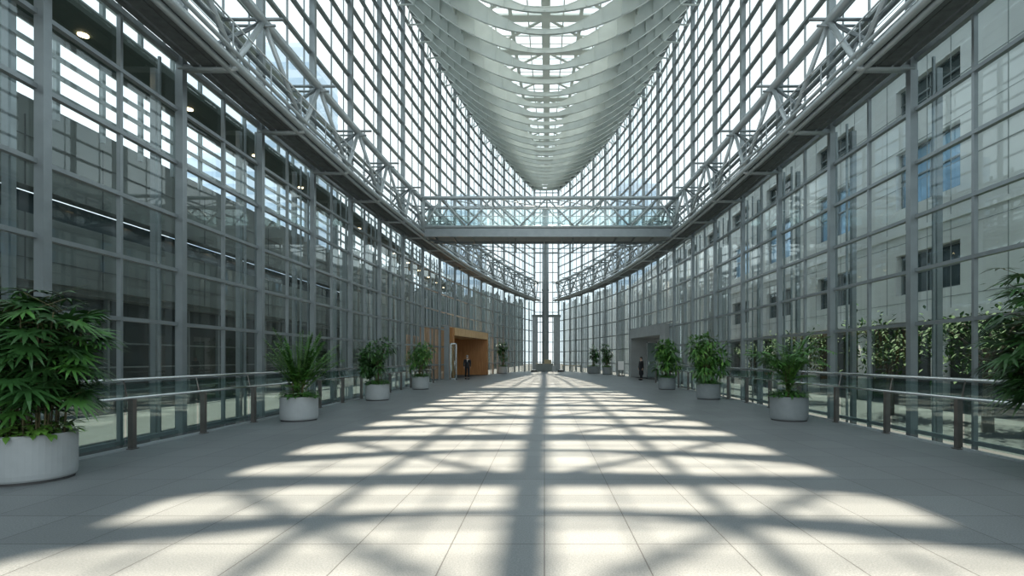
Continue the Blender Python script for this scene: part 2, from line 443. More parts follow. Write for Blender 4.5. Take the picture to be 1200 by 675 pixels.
ribs_y = [26.9 + 1.83 * i for i in range(-11, 23)]
i_vis = 0
for y in ribs_y:
    a_l, a_r = A(-1, y), A(1, y); N_ = 36
    web = MB(); c0 = Vector((0, y, EDGE))
    top, bot = [], []
    for i in range(N_ + 1):
        t = -1 + 2 * i / N_; a = a_l if t < 0 else a_r; x = a * t * .985
        z = zlow(x, y); bot.append(Vector((x, y, z))); top.append(Vector((x, y, z + rdepth(t))))
    for i in range(N_):
        p, q = (bot[i]+top[i])/2-c0, (bot[i+1]+top[i+1])/2-c0
        vs = []
        for dy in (-.03, .03):
            dv = Vector((0, dy, 0)) - c0; vs += [bot[i]+dv, bot[i+1]+dv, top[i+1]+dv, top[i]+dv]
        web.add(vs, [(0,1,2,3),(7,6,5,4),(0,4,5,1),(3,2,6,7)])
    def flange(pts, w, h):
        vs, fs = [], []
        for p in pts:
            p = p - c0; vs += [p+Vector((0,-w/2,-h/2)), p+Vector((0,w/2,-h/2)), p+Vector((0,w/2,h/2)), p+Vector((0,-w/2,h/2))]
        for i in range(len(pts)-1):
            o = 4*i
            for k in range(4): fs.append((o+k, o+(k+1)%4, o+4+(k+1)%4, o+4+k))
        n = 4*len(pts); fs += [(0,3,2,1), (n-4,n-3,n-2,n-1)]
        b = MB(); b.add(vs, fs); return b
    for i in range(2, N_-1, 2):
        for dy in (-.06, .06): web.bar(bot[i]-c0+Vector((0,dy,.02)), top[i]-c0+Vector((0,dy,0)), .05, .1, (0,1,0))
    root = empty('roof_rib', c0)
    if y > 25.5:
        i_vis += 1; lab = f'pale curved steel roof rib under the skylight, {ORD[i_vis-1]} below the top of the photo'
    else: lab = 'pale curved steel roof rib overhead, above the top of the photo'
    tag(root, lab, 'roof rib', 'curved ribs under the skylight')
    web.build('web_plate', M['roof_steel'], root); flange(bot, .13, .04).build('bottom_flange', M['roof_steel'], root); flange(top, .10, .04).build('top_flange', M['roof_steel'], root)
    # eaves bracket lattice at both ends
    for s in (-1, 1):
        br = MB(); a = A(s, y)
        e1 = Vector((s*a*.985, y, EDGE-.1)); e2 = Vector((s*(a*.88), y, zlow(s*a*.88, y)))
        e3 = Vector((s*(a-.05), y, EDGE-1.25 if a > 3 else EDGE-.5))
        br.tube([e2-c0, e3-c0], .05, 6); br.tube([e1-c0, e3-c0], .04, 6)
        if y < 64:
            e4 = Vector((s*(A(s,y+.9)-.05), y+.915, EDGE-.1)); br.tube([e3-c0, e4-c0], .035, 6); br.tube([e2-c0, e4-c0], .035, 6)
        br.build('eaves_bracket', M['roof_steel'], root)
ribs_n = i_vis
for tq in (-.86, -.70, -.56, .56, .70, .86):     # purlin plates between the ribs
    pu = MB(); pts = []
    for y in ribs_y:
        x = tq*A(-1 if tq < 0 else 1, y); pts.append(Vector((x, y, zlow(x, y) + rdepth(tq)*.62)) + cz)
    for p, q in zip(pts, pts[1:]): pu.bar(p, q, .05, .42)
    pu.build('purlin', M['roof_steel'], ceil)
# eaves gutters
for s in (-1, 1):
    g = MB(); pts = [Vector(P(s, y, EDGE+.1, .1)) - Vector((0,35,EDGE)) for y in [ -1.5 + S_*.5*i for i in range(39)]]
    for p, q in zip(pts, pts[1:]): g.bar(p, q, .3, .34)
    g.build('eaves_gutter', M['steel_dark'], ceil)

# ------------------------------------------------------------------ elevated walkways
for s in (-1, 1):
    nm = SIDE[s]
    root = empty('elevated_walkway', P(s, 20, 9.0, 1.0)); c0 = Vector(root.location)
    tag(root, f'elevated truss walkway running along the {nm} glass wall', 'walkway', 'walkways along the glass walls')
    def Q(y, z, inset): return Vector(P(s, y, z, inset)) - c0
    ysw = [Y(K0) + S_/2*i for i in range(2*(K1-K0))]
    def run(inset, z, r=None, bar=None, name='', m='steel', ystep=1):
        b = MB(); pts = [Q(y, z, inset) for y in ysw[::ystep]]
        if r: b.tube(pts, r, 10)
        else:
            for p, q in zip(pts, pts[1:]): b.bar(p, q, *bar)
        return b.build(name, M[m], root, smooth=bool(r))
    # deck of dark planks with slits between
    for ins, wdt in ((.50,.16), (.82,.34), (1.17,.30)):
        run(ins, 8.93, bar=(wdt, .09), name='deck_plank', m='grating')
    run(1.44, 8.98, r=.10, name='lower_chord', m='steel_pale')
    run(1.50, 9.22, r=.055, name='edge_tube', m='steel_pale')
    run(1.28, 8.86, r=.07, name='edge_tube', m='steel_pale')
    run(.16, 9.36, r=.12, name='wall_tube', m='steel')
    run(.36, 9.12, bar=(.1, .2), name='edge_beam', m='steel_dark')
    run(1.15, 11.25, r=.14, name='top_chord', m='steel_pale')
    run(.30, 10.75, r=.08, name='top_chord', m='steel')
    run(1.38, 10.05, r=.025, name='handrail', m='chrome')
    run(1.38, 9.75, r=.012, name='railing_wire', m='chrome'); run(1.38, 9.5, r=.012, name='railing_wire', m='chrome')
    run(.48, 10.05, r=.025, name='handrail', m='chrome'); run(.48, 9.6, r=.012, name='railing_wire', m='chrome')
    yv = Y(-2)
    while yv < Y(K1) - S_/2:
        for ins in (1.38, .48):
            rp = MB(); rp.tube([Q(yv, 9.0, ins), Q(yv, 10.05, ins)], .02, 6); rp.build('railing_post', M['steel'], root)
        yv += 1.83
    for k in range(K0, K1):
        y = Y(k); ym = y + S_/2
        if k < K1 - 0:
            n0, n1, tp = Q(y, 9.0, 1.44), Q(y+S_, 9.0, 1.44), Q(ym, 11.25, 1.15)
            b = MB(); b.tube([n0, tp], .075, 8); b.build('diagonal', M['steel_pale'], root, True)
            if k < K1-1:
                b = MB(); b.tube([tp, n1], .075, 8); b.build('diagonal', M['steel_pale'], root, True)
            # inner diagonals back to the wall side chord
            b = MB(); b.tube([tp, Q(y, 9.2, .35)], .045, 8); b.tube([tp, Q(ym, 10.75, .3)], .045, 8)
            b.tube([Q(y, 9.2, .35), Q(ym, 10.75, .3)], .05, 8)
            if k < K1-1: b.tube([Q(ym, 10.75, .3), Q(y+S_, 9.2, .35)], .05, 8)
            b.build('rear_brace', M['steel'], root, True)
            b = MB(); b.tube([Q(ym, 11.3, 1.72), Q(ym, 11.3, -.0)], .05, 8); b.tube([Q(ym, 11.12, 1.5), Q(ym, 11.12, .2)], .04, 8)
            b.build('cross_strut', M['steel'], root, True)
            b = MB(); b.tube([Q(y, 8.9, .02), Q(y, 8.9, 1.48)], .075, 8); b.bar(Q(y, 8.84, .05), Q(y, 8.84, 1.4), .22, .04)
            b.build('support_bracket', M['steel_pale'], root, True)

# ------------------------------------------------------------------ footbridge
BY0, BY1 = 31.0, 33.0
root = empty('footbridge', (0, 32, 8.85)); tag(root, 'steel truss footbridge with glass balustrade crossing the hall', 'bridge'); c0 = Vector(root.location)
XL, XR = -7.2, 7.9
b = MB(); b.box(XL, XR, -.9, .9, .12, .5); b.build('deck', M['stone_grey'], root)
b = MB(); b.box(XL, XR, -1.0, -.9, .0, .55); b.box(XL, XR, .9, 1.0, 0, .55); b.build('fascia', M['steel'], root)
b = MB()
for x in [-6.6+1.1*i for i in range(14)]: b.box(x-.04, x+.04, -.9, .9, .0, .12)
b.build('deck_rib', M['steel_dark'], root)
for y_ in (-1, 1):
    b = MB(); b.tube([(XL, y_, .58), (XR, y_, .58)], .09, 10); b.build('lower_chord', M['steel_pale'], root, True)
    b = MB(); b.tube([(XL-.1, y_, 2.3), (XR+.1, y_, 2.3)], .11, 10); b.build('top_chord', M['steel_pale'], root, True)
    b = MB(); b.tube([(XL, y_*.86, 1.72), (XR, y_*.86, 1.72)], .03, 8); b.build('handrail', M['chrome'], root, True)
    tops = [-6.1, -3.15, .15, 3.5, 6.75]; bots = [-4.65, -1.5, 1.8, 5.1]
    for i, x in enumerate(tops):
        for bx in ([bots[i-1]] if i else [XL]) + ([bots[i]] if i < 4 else [XR]):
            b = MB(); b.tube([(x, y_, 2.3), (bx, y_, .58)], .055, 8); b.build('diagonal', M['steel_pale'], root, True)
    for x in (XL, XR):
        b = MB(); b.tube([(x, y_, .4), (x, y_, 2.35)], .09, 8); b.build('end_post', M['steel_pale'], root, True)
    b = MB(); b.box(XL+.1, XR-.1, y_*.86-.01, y_*.86+.01, .5, 1.66); b.build('glass_balustrade', M['glass_bridge'], root)
b = MB()
for x in tops: b.tube([(x, -1, 2.3), (x, 1, 2.3)], .05, 8)
for x, x2 in zip(tops, tops[1:]): b.tube([(x, -1, 2.3), (x2, 1, 2.3)], .03, 6)
b.build('top_brace', M['steel_pale'], root, True)
for x in (-1.75, 1.75):
    b = MB(); b.tube([(x, 0, .1), (x, 0, -.75)], .05, 8); b.build('hanger_post', M['steel_pale'], root, True)
for off, sag in ((0, .55), (0, .85)):
    b = MB(); pts = [(-7.2 + 14.9*i/24, 0, .05 - sag*(1-((i-12)/12)**2)) for i in range(25)]
    b.tube(pts, .028, 6); b.build('tie_cable', M['steel'], root, True)

# ------------------------------------------------------------------ far pillars
def pillar(x, y, h, r0, r1, label, square=False, ring=None):
    b = MB()
    if square: b.box(-r0, r0, -r0, r0, 0, h)
    else: b.lathe([(r0, 0), (r0, h*.45), (r1, h)], n=24)
    if ring: b.lathe([(r0+.05, ring-.08), (r0+.07, ring), (r0+.05, ring+.08)], n=24)
    o = b.build('column', M['steel'], loc=(x, y, 0)); tag(o, label, 'column', kind='structure'); return o
pillar(.12, 65.5, 20.6, .42, .40, 'tall round central pillar rising to the roof beyond the footbridge', ring=10.2)
pillar(-1.2, 67.0, 6.9, .36, .36, 'short square grey pillar left of the tall central pillar', True)
pillar(1.6, 67.0, 6.9, .42, .42, 'short square grey pillar right of the tall central pillar', True)
b = MB(); b.bar((-1.6, 67, 7.05), (2.1, 67, 7.05), .7, .3); o = b.build('beam', M['steel_dark']); tag(o, 'grey beam across the two short pillars at the far tip', 'beam', kind='structure')

# ------------------------------------------------------------------ glass railings
for s in (-1, 1):
    nm = SIDE[s]
    y_end = 35.2 if s < 0 else 34.6
    root = empty('glass_railing', (s*7.3, 15, 0)); tag(root, f'glass balustrade with steel handrails along the {nm} floor edge', 'railing', 'glass railings at the floor edges')
    y0 = -6 - 15; y1 = y_end - 15
    b = MB(); b.tube([(0, y0, .90), (0, y1, .90)], .026, 12); b.build('lower_handrail', M['chrome'], root, True)
    b = MB(); b.tube([(s*.14, y0, 1.22), (s*.14, y1, 1.22)], .026, 12); b.build('top_handrail', M['chrome'], root, True)
    b = MB(); b.box(min(s*.03, s*.09), max(s*.03, s*.09), y0, y1, 0, .035); b.build('base_rail', M['steel_pale'], root)
    ps = []; yv = 9.2 - 1.92*7
    while yv < y_end: ps.append(yv); yv += 1.92
    for yv in ps:
        b = MB(); b.box(-.03, .06, yv-15-.045, yv-15+.045, 0, .88); b.box(-.05, .08, yv-15-.08, yv-15+.08, 0, .015)
        b.tube([(s*.05, yv-15, .8), (s*.14, yv-15, 1.2)], .012, 6)
        b.build('post', M['bronze'], root)
    for p, q in zip(ps, ps[1:]):
        b = MB(); x0_, x1_ = sorted((s*.10, s*.112)); b.box(x0_, x1_, p-15+.03, q-15-.03, .08, 1.14)
        b.build('glass_panel', M['glass_rail'], root)
    # pale cap strip laminated along the top of the glass
# ------------------------------------------------------------------ portals
def portal(s, y0, y1, depth, height, wood, name, label):
    root = empty(name, (s*A(s, (y0+y1)/2), (y0+y1)/2, 0)); tag(root, label, 'entrance portal'); c0 = Vector(root.location)
    mw, ml = (M['wood'], M['wood_lintel']) if wood else (M['stone_grey'], M['stone_grey'])
    t = .35; top = height; lint = .62 if wood else .75
    i0, i1 = A(s, y0) - .35, A(s, y1) - .35      # inner front corners
    def pt(a, y, z): return Vector((s*a, y, z)) - c0
    def wedge(ys, a_in0, a_in1, a_out, z0, z1):  # block between the front line and the outer plane
        ya, yb = ys
        return ([pt(a_in0,ya,z0),pt(a_in1,yb,z0),pt(a_out,yb,z0),pt(a_out,ya,z0),pt(a_in0,ya,z1),pt(a_in1,yb,z1),pt(a_out,yb,z1),pt(a_out,ya,z1)],
                [(0,1,2,3),(4,7,6,5),(0,4,5,1),(1,5,6,2),(2,6,7,3),(3,7,4,0)])
    def af(y): return i0 + (i1-i0)*(y-y0)/(y1-y0)
    out = max(i0, i1) + depth
    nj = t if wood else 1.1
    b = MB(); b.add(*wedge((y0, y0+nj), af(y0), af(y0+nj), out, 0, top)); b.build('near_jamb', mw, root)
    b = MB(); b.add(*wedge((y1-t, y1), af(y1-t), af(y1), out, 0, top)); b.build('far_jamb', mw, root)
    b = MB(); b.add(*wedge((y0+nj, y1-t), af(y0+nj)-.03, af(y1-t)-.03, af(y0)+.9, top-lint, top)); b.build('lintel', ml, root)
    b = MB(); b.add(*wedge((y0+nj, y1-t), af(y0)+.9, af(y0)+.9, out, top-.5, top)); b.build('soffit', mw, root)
    return root, pt, af
pr, pt, af = portal(-1, PL[0], PL[1], 2.6, 4.05, True, 'wooden_portal', 'orange-brown wooden entrance portal set into the left glass wall')
b = MB()
b.add([pt(11.0,41.4,0), pt(11.0,50.6,0), pt(11.0,50.6,3.5), pt(11.0,41.4,3.5), pt(10.9,41.4,0), pt(10.9,50.6,0), pt(10.9,50.6,3.5), pt(10.9,41.4,3.5)],
      [(0,1,2,3),(4,7,6,5),(0,4,5,1),(1,5,6,2),(2,6,7,3),(3,7,4,0)]); b.build('back_panel', M['wood'], pr)
b = MB(); b.box(0,0,0,0,0,0)
fb = MB(); fb.add([pt(af(41),41,.0),pt(af(51),51,.0),pt(11,51,.0),pt(11,41,.0),pt(af(41),41,-.2),pt(af(51),51,-.2),pt(11,51,-.2),pt(11,41,-.2)],
      [(0,1,2,3),(4,7,6,5),(0,4,5,1),(1,5,6,2),(2,6,7,3),(3,7,4,0)]); fb.build('threshold', M['pavement'], pr)
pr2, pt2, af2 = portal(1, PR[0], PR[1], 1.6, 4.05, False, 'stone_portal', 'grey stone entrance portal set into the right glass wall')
fb = MB(); fb.add([pt2(af2(PR[0]),PR[0],.0),pt2(af2(PR[1]),PR[1],.0),pt2(10.1,PR[1],.0),pt2(10.1,PR[0],.0),pt2(af2(PR[0]),PR[0],-.2),pt2(af2(PR[1]),PR[1],-.2),pt2(10.1,PR[1],-.2),pt2(10.1,PR[0],-.2)],
      [(0,1,2,3),(4,7,6,5),(0,4,5,1),(1,5,6,2),(2,6,7,3),(3,7,4,0)]); fb.build('threshold', M['pavement'], pr2)

# free-standing glass door leaf and steel jamb by each portal
def door(s, y, x0, x1, h, n, label):
    root = empty('door_%d' % n, ((x0+x1)/2, y, 0)); tag(root, label, 'door', kind='structure'); w_ = abs(x1-x0)/2
    b = MB(); b.box(-w_, -w_+.07, -.05, .05, 0, h); b.box(w_-.07, w_, -.05, .05, 0, h); b.box(-w_, w_, -.05, .05, h-.1, h); b.box(-w_, w_, -.05, .05, 0, .12)
    b.build('door_frame', M['chrome'], root)
    b = MB(); b.box(-w_+.07, w_-.07, -.01, .01, .12, h-.1); b.build('glass_pane', M['glass_rail'], root)
    b = MB(); b.tube([(s*-(w_-.15), -.08, .8), (s*-(w_-.15), -.08, 1.4)], .025, 8); b.tube([(s*-(w_-.15), -.08, .85), (s*-(w_-.15), 0, .85)], .015, 6); b.tube([(s*-(w_-.15), -.08, 1.35), (s*-(w_-.15), 0, 1.35)], .015, 6)
    b.build('door_handle', M['chrome'], root, True)
door(-1, 38.9, -7.05, -6.55, 2.75, 1, 'narrow open glass door leaf beside the wooden portal')
b = MB(); b.box(-.18, .18, -.15, .15, 0, 4.0); o = b.build('door_post', M['steel'], loc=(-7.32, 39, 0)); tag(o, 'grey steel post between the glass door leaf and the wooden portal', 'post')
door(1, 40.5, 7.95, 8.75, 2.9, 2, 'glass door leaf standing in the stone portal')

# ------------------------------------------------------------------ planters
def leaf_poly(mb, base, d, up, length, width, droop=.3, seg=3):
    d = Vector(d).normalized(); sd = d.cross(Vector(up));
    if sd.length < 1e-3: sd = Vector((1,0,0))
    sd.normalize(); base = Vector(base); L_, R_ = [], []
    prof = {2: (.25, 1.0, 0.02), 3: (.3, 1.0, .75, .03)}[seg]
    for i in range(seg+1):
        t = i/seg; p = base + d*length*t + Vector((0,0,-1))*droop*length*t*t
        w = width*prof[i]/2
        L_.append(p - sd*w); R_.append(p + sd*w)
    mb.grid([[l, r] for l, r in zip(L_, R_)])

def palmate(mb, c, d, size, rnd, n=9):
    """fan leaf: blades spreading from the point c around direction d"""
    d = Vector(d).normalized(); sd = d.cross(Vector((0,0,1)))
    if sd.length < 1e-3: sd = Vector((1,0,0))
    sd.normalize(); nn = sd.cross(d)
    for i in range(n):
        a = math.radians(-105 + 210*i/(n-1)) + rnd.uniform(-.06,.06)
        v = d*math.cos(a) + sd*math.sin(a) + nn*.12
        leaf_poly(mb, c, v, nn, size*rnd.uniform(.8,1.05)*(1-.18*abs(a)/1.8), size*.14, rnd.uniform(.12,.45), 3)

def frond(mb, st, base, az, rise, length, rnd, leaf_l=.3, arch=1.0, nleaf=22):
    out = Vector((math.cos(az), math.sin(az), 0)); pts = []
    for i in range(nleaf+1):
        t = i/nleaf
        pts.append(Vector(base) + out*length*(t*math.cos(rise)+.25*arch*t*t) + Vector((0,0,1))*length*(t*math.sin(rise) - .45*arch*t**2.4))
    st.tube(pts[::3] + [pts[-1]], [.010*(1-.7*i/8) for i in range(len(pts[::3])+1)], 5)
    for i in range(3, nleaf+1):
        d = (pts[i]-pts[i-1]).normalized(); sd = d.cross(Vector((0,0,1)))
        if sd.length < .01: sd = out.cross(Vector((0,0,1)))
        sd.normalize(); ll = leaf_l*math.sin(PI*min(1, .18+.8*i/nleaf))**.6
        for q in (-1, 1):
            leaf_poly(mb, pts[i], d*.75 + sd*q + Vector((0,0,rnd.uniform(.0,.25))), (0,0,1), ll*rnd.uniform(.85,1.1), .036+.02*leaf_l, rnd.uniform(.2,.6), 2)

def pot_parts(root, r, h, mpot, rnd, under='leaf_mid', under_r=1.0, square=False):
    b = MB()
    b.lathe([(r*.93, .0), (r*.93, .035)], n=40); b.build('plinth', M['pot_base'], root)
    b = MB(); b.lathe([(r*.955, .035), (r*.985, .06), (r, .12), (r, h-.015), (r-.012, h), (r-.05, h), (r-.055, h-.06), (r-.06, h-.12)], n=48)
    b.build('pot', M[mpot], root, False)
    b = MB(); b.lathe([(r-.06, h-.14), (r-.08, h-.05), (r*.3, h-.03), (.01, h-.02)], n=32); b.build('soil', M['soil'], root)
    u = MB()
    for i in range(int(330*under_r)):
        a = rnd.uniform(0, 2*PI); q = r*math.sqrt(rnd.uniform(.05, 1.0))
        z = h + rnd.uniform(-.01, .17)*(1.15-q/r*.5) 
        d = Vector((math.cos(a+rnd.uniform(-.7,.7)), math.sin(a+rnd.uniform(-.7,.7)), rnd.uniform(-.1,.8)))
        leaf_poly(u, (q*math.cos(a), q*math.sin(a), z), d, (0,0,1), rnd.uniform(.09,.17), rnd.uniform(.05,.085), rnd.uniform(.2,.7), 3)
    u.build('groundcover', M[under], root)

def lady_palm(root, r, h, top, spread, rnd, dens=1.0):
    lf, lf2, st = MB(), MB(), MB()
    nst = int(24*dens)
    for i in range(nst):
        a = rnd.uniform(0, 2*PI); q = r*.72*math.sqrt(rnd.random())
        bx, by = q*math.cos(a), q*math.sin(a); H = h + (top-h)*rnd.uniform(.45, .93)
        lean = Vector((bx, by, 0))*rnd.uniform(.25,.75)
        pts = [Vector((bx,by,h-.06)) + lean*t*t + Vector((0,0,(H-h)*t)) for t in (0,.35,.7,1)]
        st.tube(pts, [.011,.010,.009,.008], 6)
        for j in range(11):
            t = rnd.uniform(.25, 1.0) if j < 10 else 1.0
            p = Vector((bx,by,h)) + lean*t*t + Vector((0,0,(H-h)*t)); az = rnd.uniform(0, 2*PI)
            up = rnd.uniform(-.1, .7); pl = rnd.uniform(.18, .40)*spread/.75
            d = Vector((math.cos(az), math.sin(az), up)).normalized(); c = p + d*pl
            rad = math.hypot(c.x, c.y)
            if rad > spread*.85: c.x *= spread*.85/rad; c.y *= spread*.85/rad
            st.tube([p, c], .004, 4)
            palmate(lf if rnd.random() < .7 else lf2, c, d + Vector((0,0,rnd.uniform(-1.0,.1))), rnd.uniform(.29,.42), rnd, rnd.choice((9,10,11)))
    st.build('stem', M['stem'], root); lf.build('foliage', M['leaf_dark'], root); lf2.build('young_foliage', M['leaf_mid'], root)

def areca(root, r, h, top, spread, rnd, arch=.9, n=26, low=.0, leafm='leaf_mid', rmin=40):
    lf, st, cane = MB(), MB(), MB()
    for i in range(7):
        a = rnd.uniform(0, 2*PI); q = r*.35*rnd.random()
        cane.tube([(q*math.cos(a), q*math.sin(a), h-.05), (q*1.5*math.cos(a), q*1.5*math.sin(a), h+.35+low)], [.018,.012], 6)
    for i in range(n):
        az = 2*PI*i/n*3.3 + rnd.uniform(-.3,.3); lvl = rnd.uniform(.1, .42) + low*.4
        rise = math.radians(rnd.uniform(rmin, 86)); ln = (top-h)*rnd.uniform(.5, .86)
        frond(lf, st, (r*.2*math.cos(az), r*.2*math.sin(az), h + lvl), az, rise, min(ln, (top-h-lvl)*1.05), rnd, .36, arch*rnd.uniform(.4, 1.0)*spread/.8)
    for i in range(24):
        az = rnd.uniform(0, 2*PI); frond(lf, st, (0,0,h+rnd.uniform(.05,.5)), az, math.radians(rnd.uniform(30,70)), rnd.uniform(.4,.7), rnd, .22, .7, 14)
    cane.build('cane', M['stem'], root); st.build('frond_stalk', M['leaf_light'], root); lf.build('foliage', M[leafm], root)

def bush(root, r, h, top, spread, rnd, n=1300, low=None, leafm='leaf_dark', size=.13):
    lf, lf2, st = MB(), MB(), MB(); low = low or h+.35; cz_ = (low+top)/2; hz = (top-low)/2
    tips = []
    for i in range(9):
        a = rnd.uniform(0, 2*PI); q = r*.35*rnd.random(); tipa = rnd.uniform(0, 2*PI); tr = spread*.6*rnd.random()
        tip = Vector((tr*math.cos(tipa), tr*math.sin(tipa), cz_ + hz*rnd.uniform(-.2,.75)))
        b0 = Vector((q*math.cos(a), q*math.sin(a), h-.05)); st.tube([b0, b0.lerp(tip,.5)+Vector((0,0,.1)), tip], [.02,.015,.008], 6)
    lumps = [(Vector((spread*.62*math.cos(a), spread*.62*math.sin(a), cz_ + hz*v)), spread*rnd.uniform(.35,.5)) for a, v in [(rnd.uniform(0,2*PI), rnd.uniform(-.75,.7)) for _ in range(13)]]
    lumps += [(Vector((0,0,cz_+hz*.55)), spread*.45), (Vector((0,0,cz_)), spread*.5), (Vector((0,0,cz_-hz*.5)), spread*.4)]
    for i in range(n):
        c, rr = rnd.choice(lumps); v = Vector((rnd.gauss(0,1), rnd.gauss(0,1), rnd.gauss(0,1))).normalized()
        p = c + v*rr*rnd.uniform(.55,1.0)
        if p.z > top: p.z = top - rnd.random()*.2
        d = (v + Vector((0,0,rnd.uniform(-.5,.3))) + Vector((rnd.uniform(-.5,.5), rnd.uniform(-.5,.5), 0)))
        leaf_poly(lf if rnd.random() < .72 else lf2, p, d, (rnd.uniform(-.3,.3),rnd.uniform(-.3,.3),1), size*rnd.uniform(.8,1.5), size*rnd.uniform(.38,.55), rnd.uniform(.1,.5), 3)
    st.build('stem', M['stem'], root); lf.build('foliage', M[leafm], root); lf2.build('young_foliage', M['leaf_mid'] if leafm == 'leaf_dark' else M['leaf_light'], root)

def planter(x, y, r, h, kind, label, seed, mpot='pot', top=2.5, spread=.75, under='leaf_mid', **kw):
    rnd = random.Random(seed); root = empty('potted_' + {'lady':'lady_palm','areca':'areca_palm','bush':'shrub'}[kind], (x, y, 0))
    tag(root, label, 'potted plant', 'round planters lining the concourse')
    pot_parts(root, r, h, mpot, rnd, under, kw.pop('under_r', 1.0))
    dict(lady=lady_palm, areca=areca, bush=bush)[kind](root, r, h, top, spread, rnd, **kw)
    return root
planter(-6.80, 6.9, .47, .62, 'lady', 'large fan-leaved palm in the pale planter nearest the camera on the left', 11, top=2.55, spread=.86, under='leaf_light', dens=1.45)
planter(-6.36, 13.5, .46, .62, 'areca', 'upright feathery palm in a pale planter, second along the left railing', 12, top=2.58, spread=.62, n=40, arch=.7, leafm='leaf_mid')
planter(-6.42, 20.0, .45, .62, 'bush', 'dark leafy shrub in a pale planter, third along the left railing', 13, top=2.35, spread=.68, size=.15)
planter(-6.42, 27.0, .44, .66, 'bush', 'green shrub in a planter, fourth along the left railing and nearest the wooden portal', 14, top=2.4, spread=.72, leafm='leaf_mid', n=900, size=.17)
planter(6.78, 6.62, .47, .62, 'lady', 'fan-leaved palm cut off by the right edge of the photo', 15, top=2.85, spread=1.25, under='leaf_mid', dens=1.8)
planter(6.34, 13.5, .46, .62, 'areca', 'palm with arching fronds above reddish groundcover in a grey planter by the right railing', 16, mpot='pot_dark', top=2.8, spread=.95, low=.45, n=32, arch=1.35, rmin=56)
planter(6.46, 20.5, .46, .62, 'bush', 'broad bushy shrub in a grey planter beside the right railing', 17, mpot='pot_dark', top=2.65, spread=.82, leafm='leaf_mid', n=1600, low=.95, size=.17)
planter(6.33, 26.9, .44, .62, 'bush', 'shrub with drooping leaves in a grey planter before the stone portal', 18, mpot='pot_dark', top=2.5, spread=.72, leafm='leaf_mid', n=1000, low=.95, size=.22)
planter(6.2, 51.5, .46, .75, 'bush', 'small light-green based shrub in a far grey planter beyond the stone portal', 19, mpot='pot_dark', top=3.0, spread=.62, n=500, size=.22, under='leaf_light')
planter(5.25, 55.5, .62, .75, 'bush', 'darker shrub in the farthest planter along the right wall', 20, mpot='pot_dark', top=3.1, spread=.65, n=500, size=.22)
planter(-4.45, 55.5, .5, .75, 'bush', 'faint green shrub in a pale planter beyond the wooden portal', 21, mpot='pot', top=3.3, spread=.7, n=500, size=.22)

# ------------------------------------------------------------------ people
def skin_mesh(name, pts, edges, mat_, parent, root_i=0, sub=2):
    me = bpy.data.meshes.new(name); me.from_pydata([p[0] for p in pts], edges, []); me.update()
    o = bpy.data.objects.new(name, me); COL.objects.link(o); o.parent = parent
    o.modifiers.new('skin', 'SKIN')
    if not me.skin_vertices:
        bm2 = bmesh.new(); bm2.from_mesh(me); bm2.verts.layers.skin.verify(); bm2.to_mesh(me); bm2.free()
    for i, p in enumerate(pts):
        sv = me.skin_vertices[0].data[i]; r = p[1]; sv.radius = r if isinstance(r, tuple) else (r, r); sv.use_root = (i == root_i)
    ss = o.modifiers.new('sub', 'SUBSURF'); ss.levels = sub; ss.render_levels = sub
    me.materials.append(mat_)
    return o

def ellipsoid(mb, c, r, n=14, m=10):
    rows = []
    for j in range(m+1):
        th = PI*j/m
        rows.append([(c[0]+r[0]*math.sin(th)*math.cos(2*PI*i/n), c[1]+r[1]*math.sin(th)*math.sin(2*PI*i/n), c[2]+r[2]*math.cos(th)) for i in range(n+1)])
    mb.grid(rows)

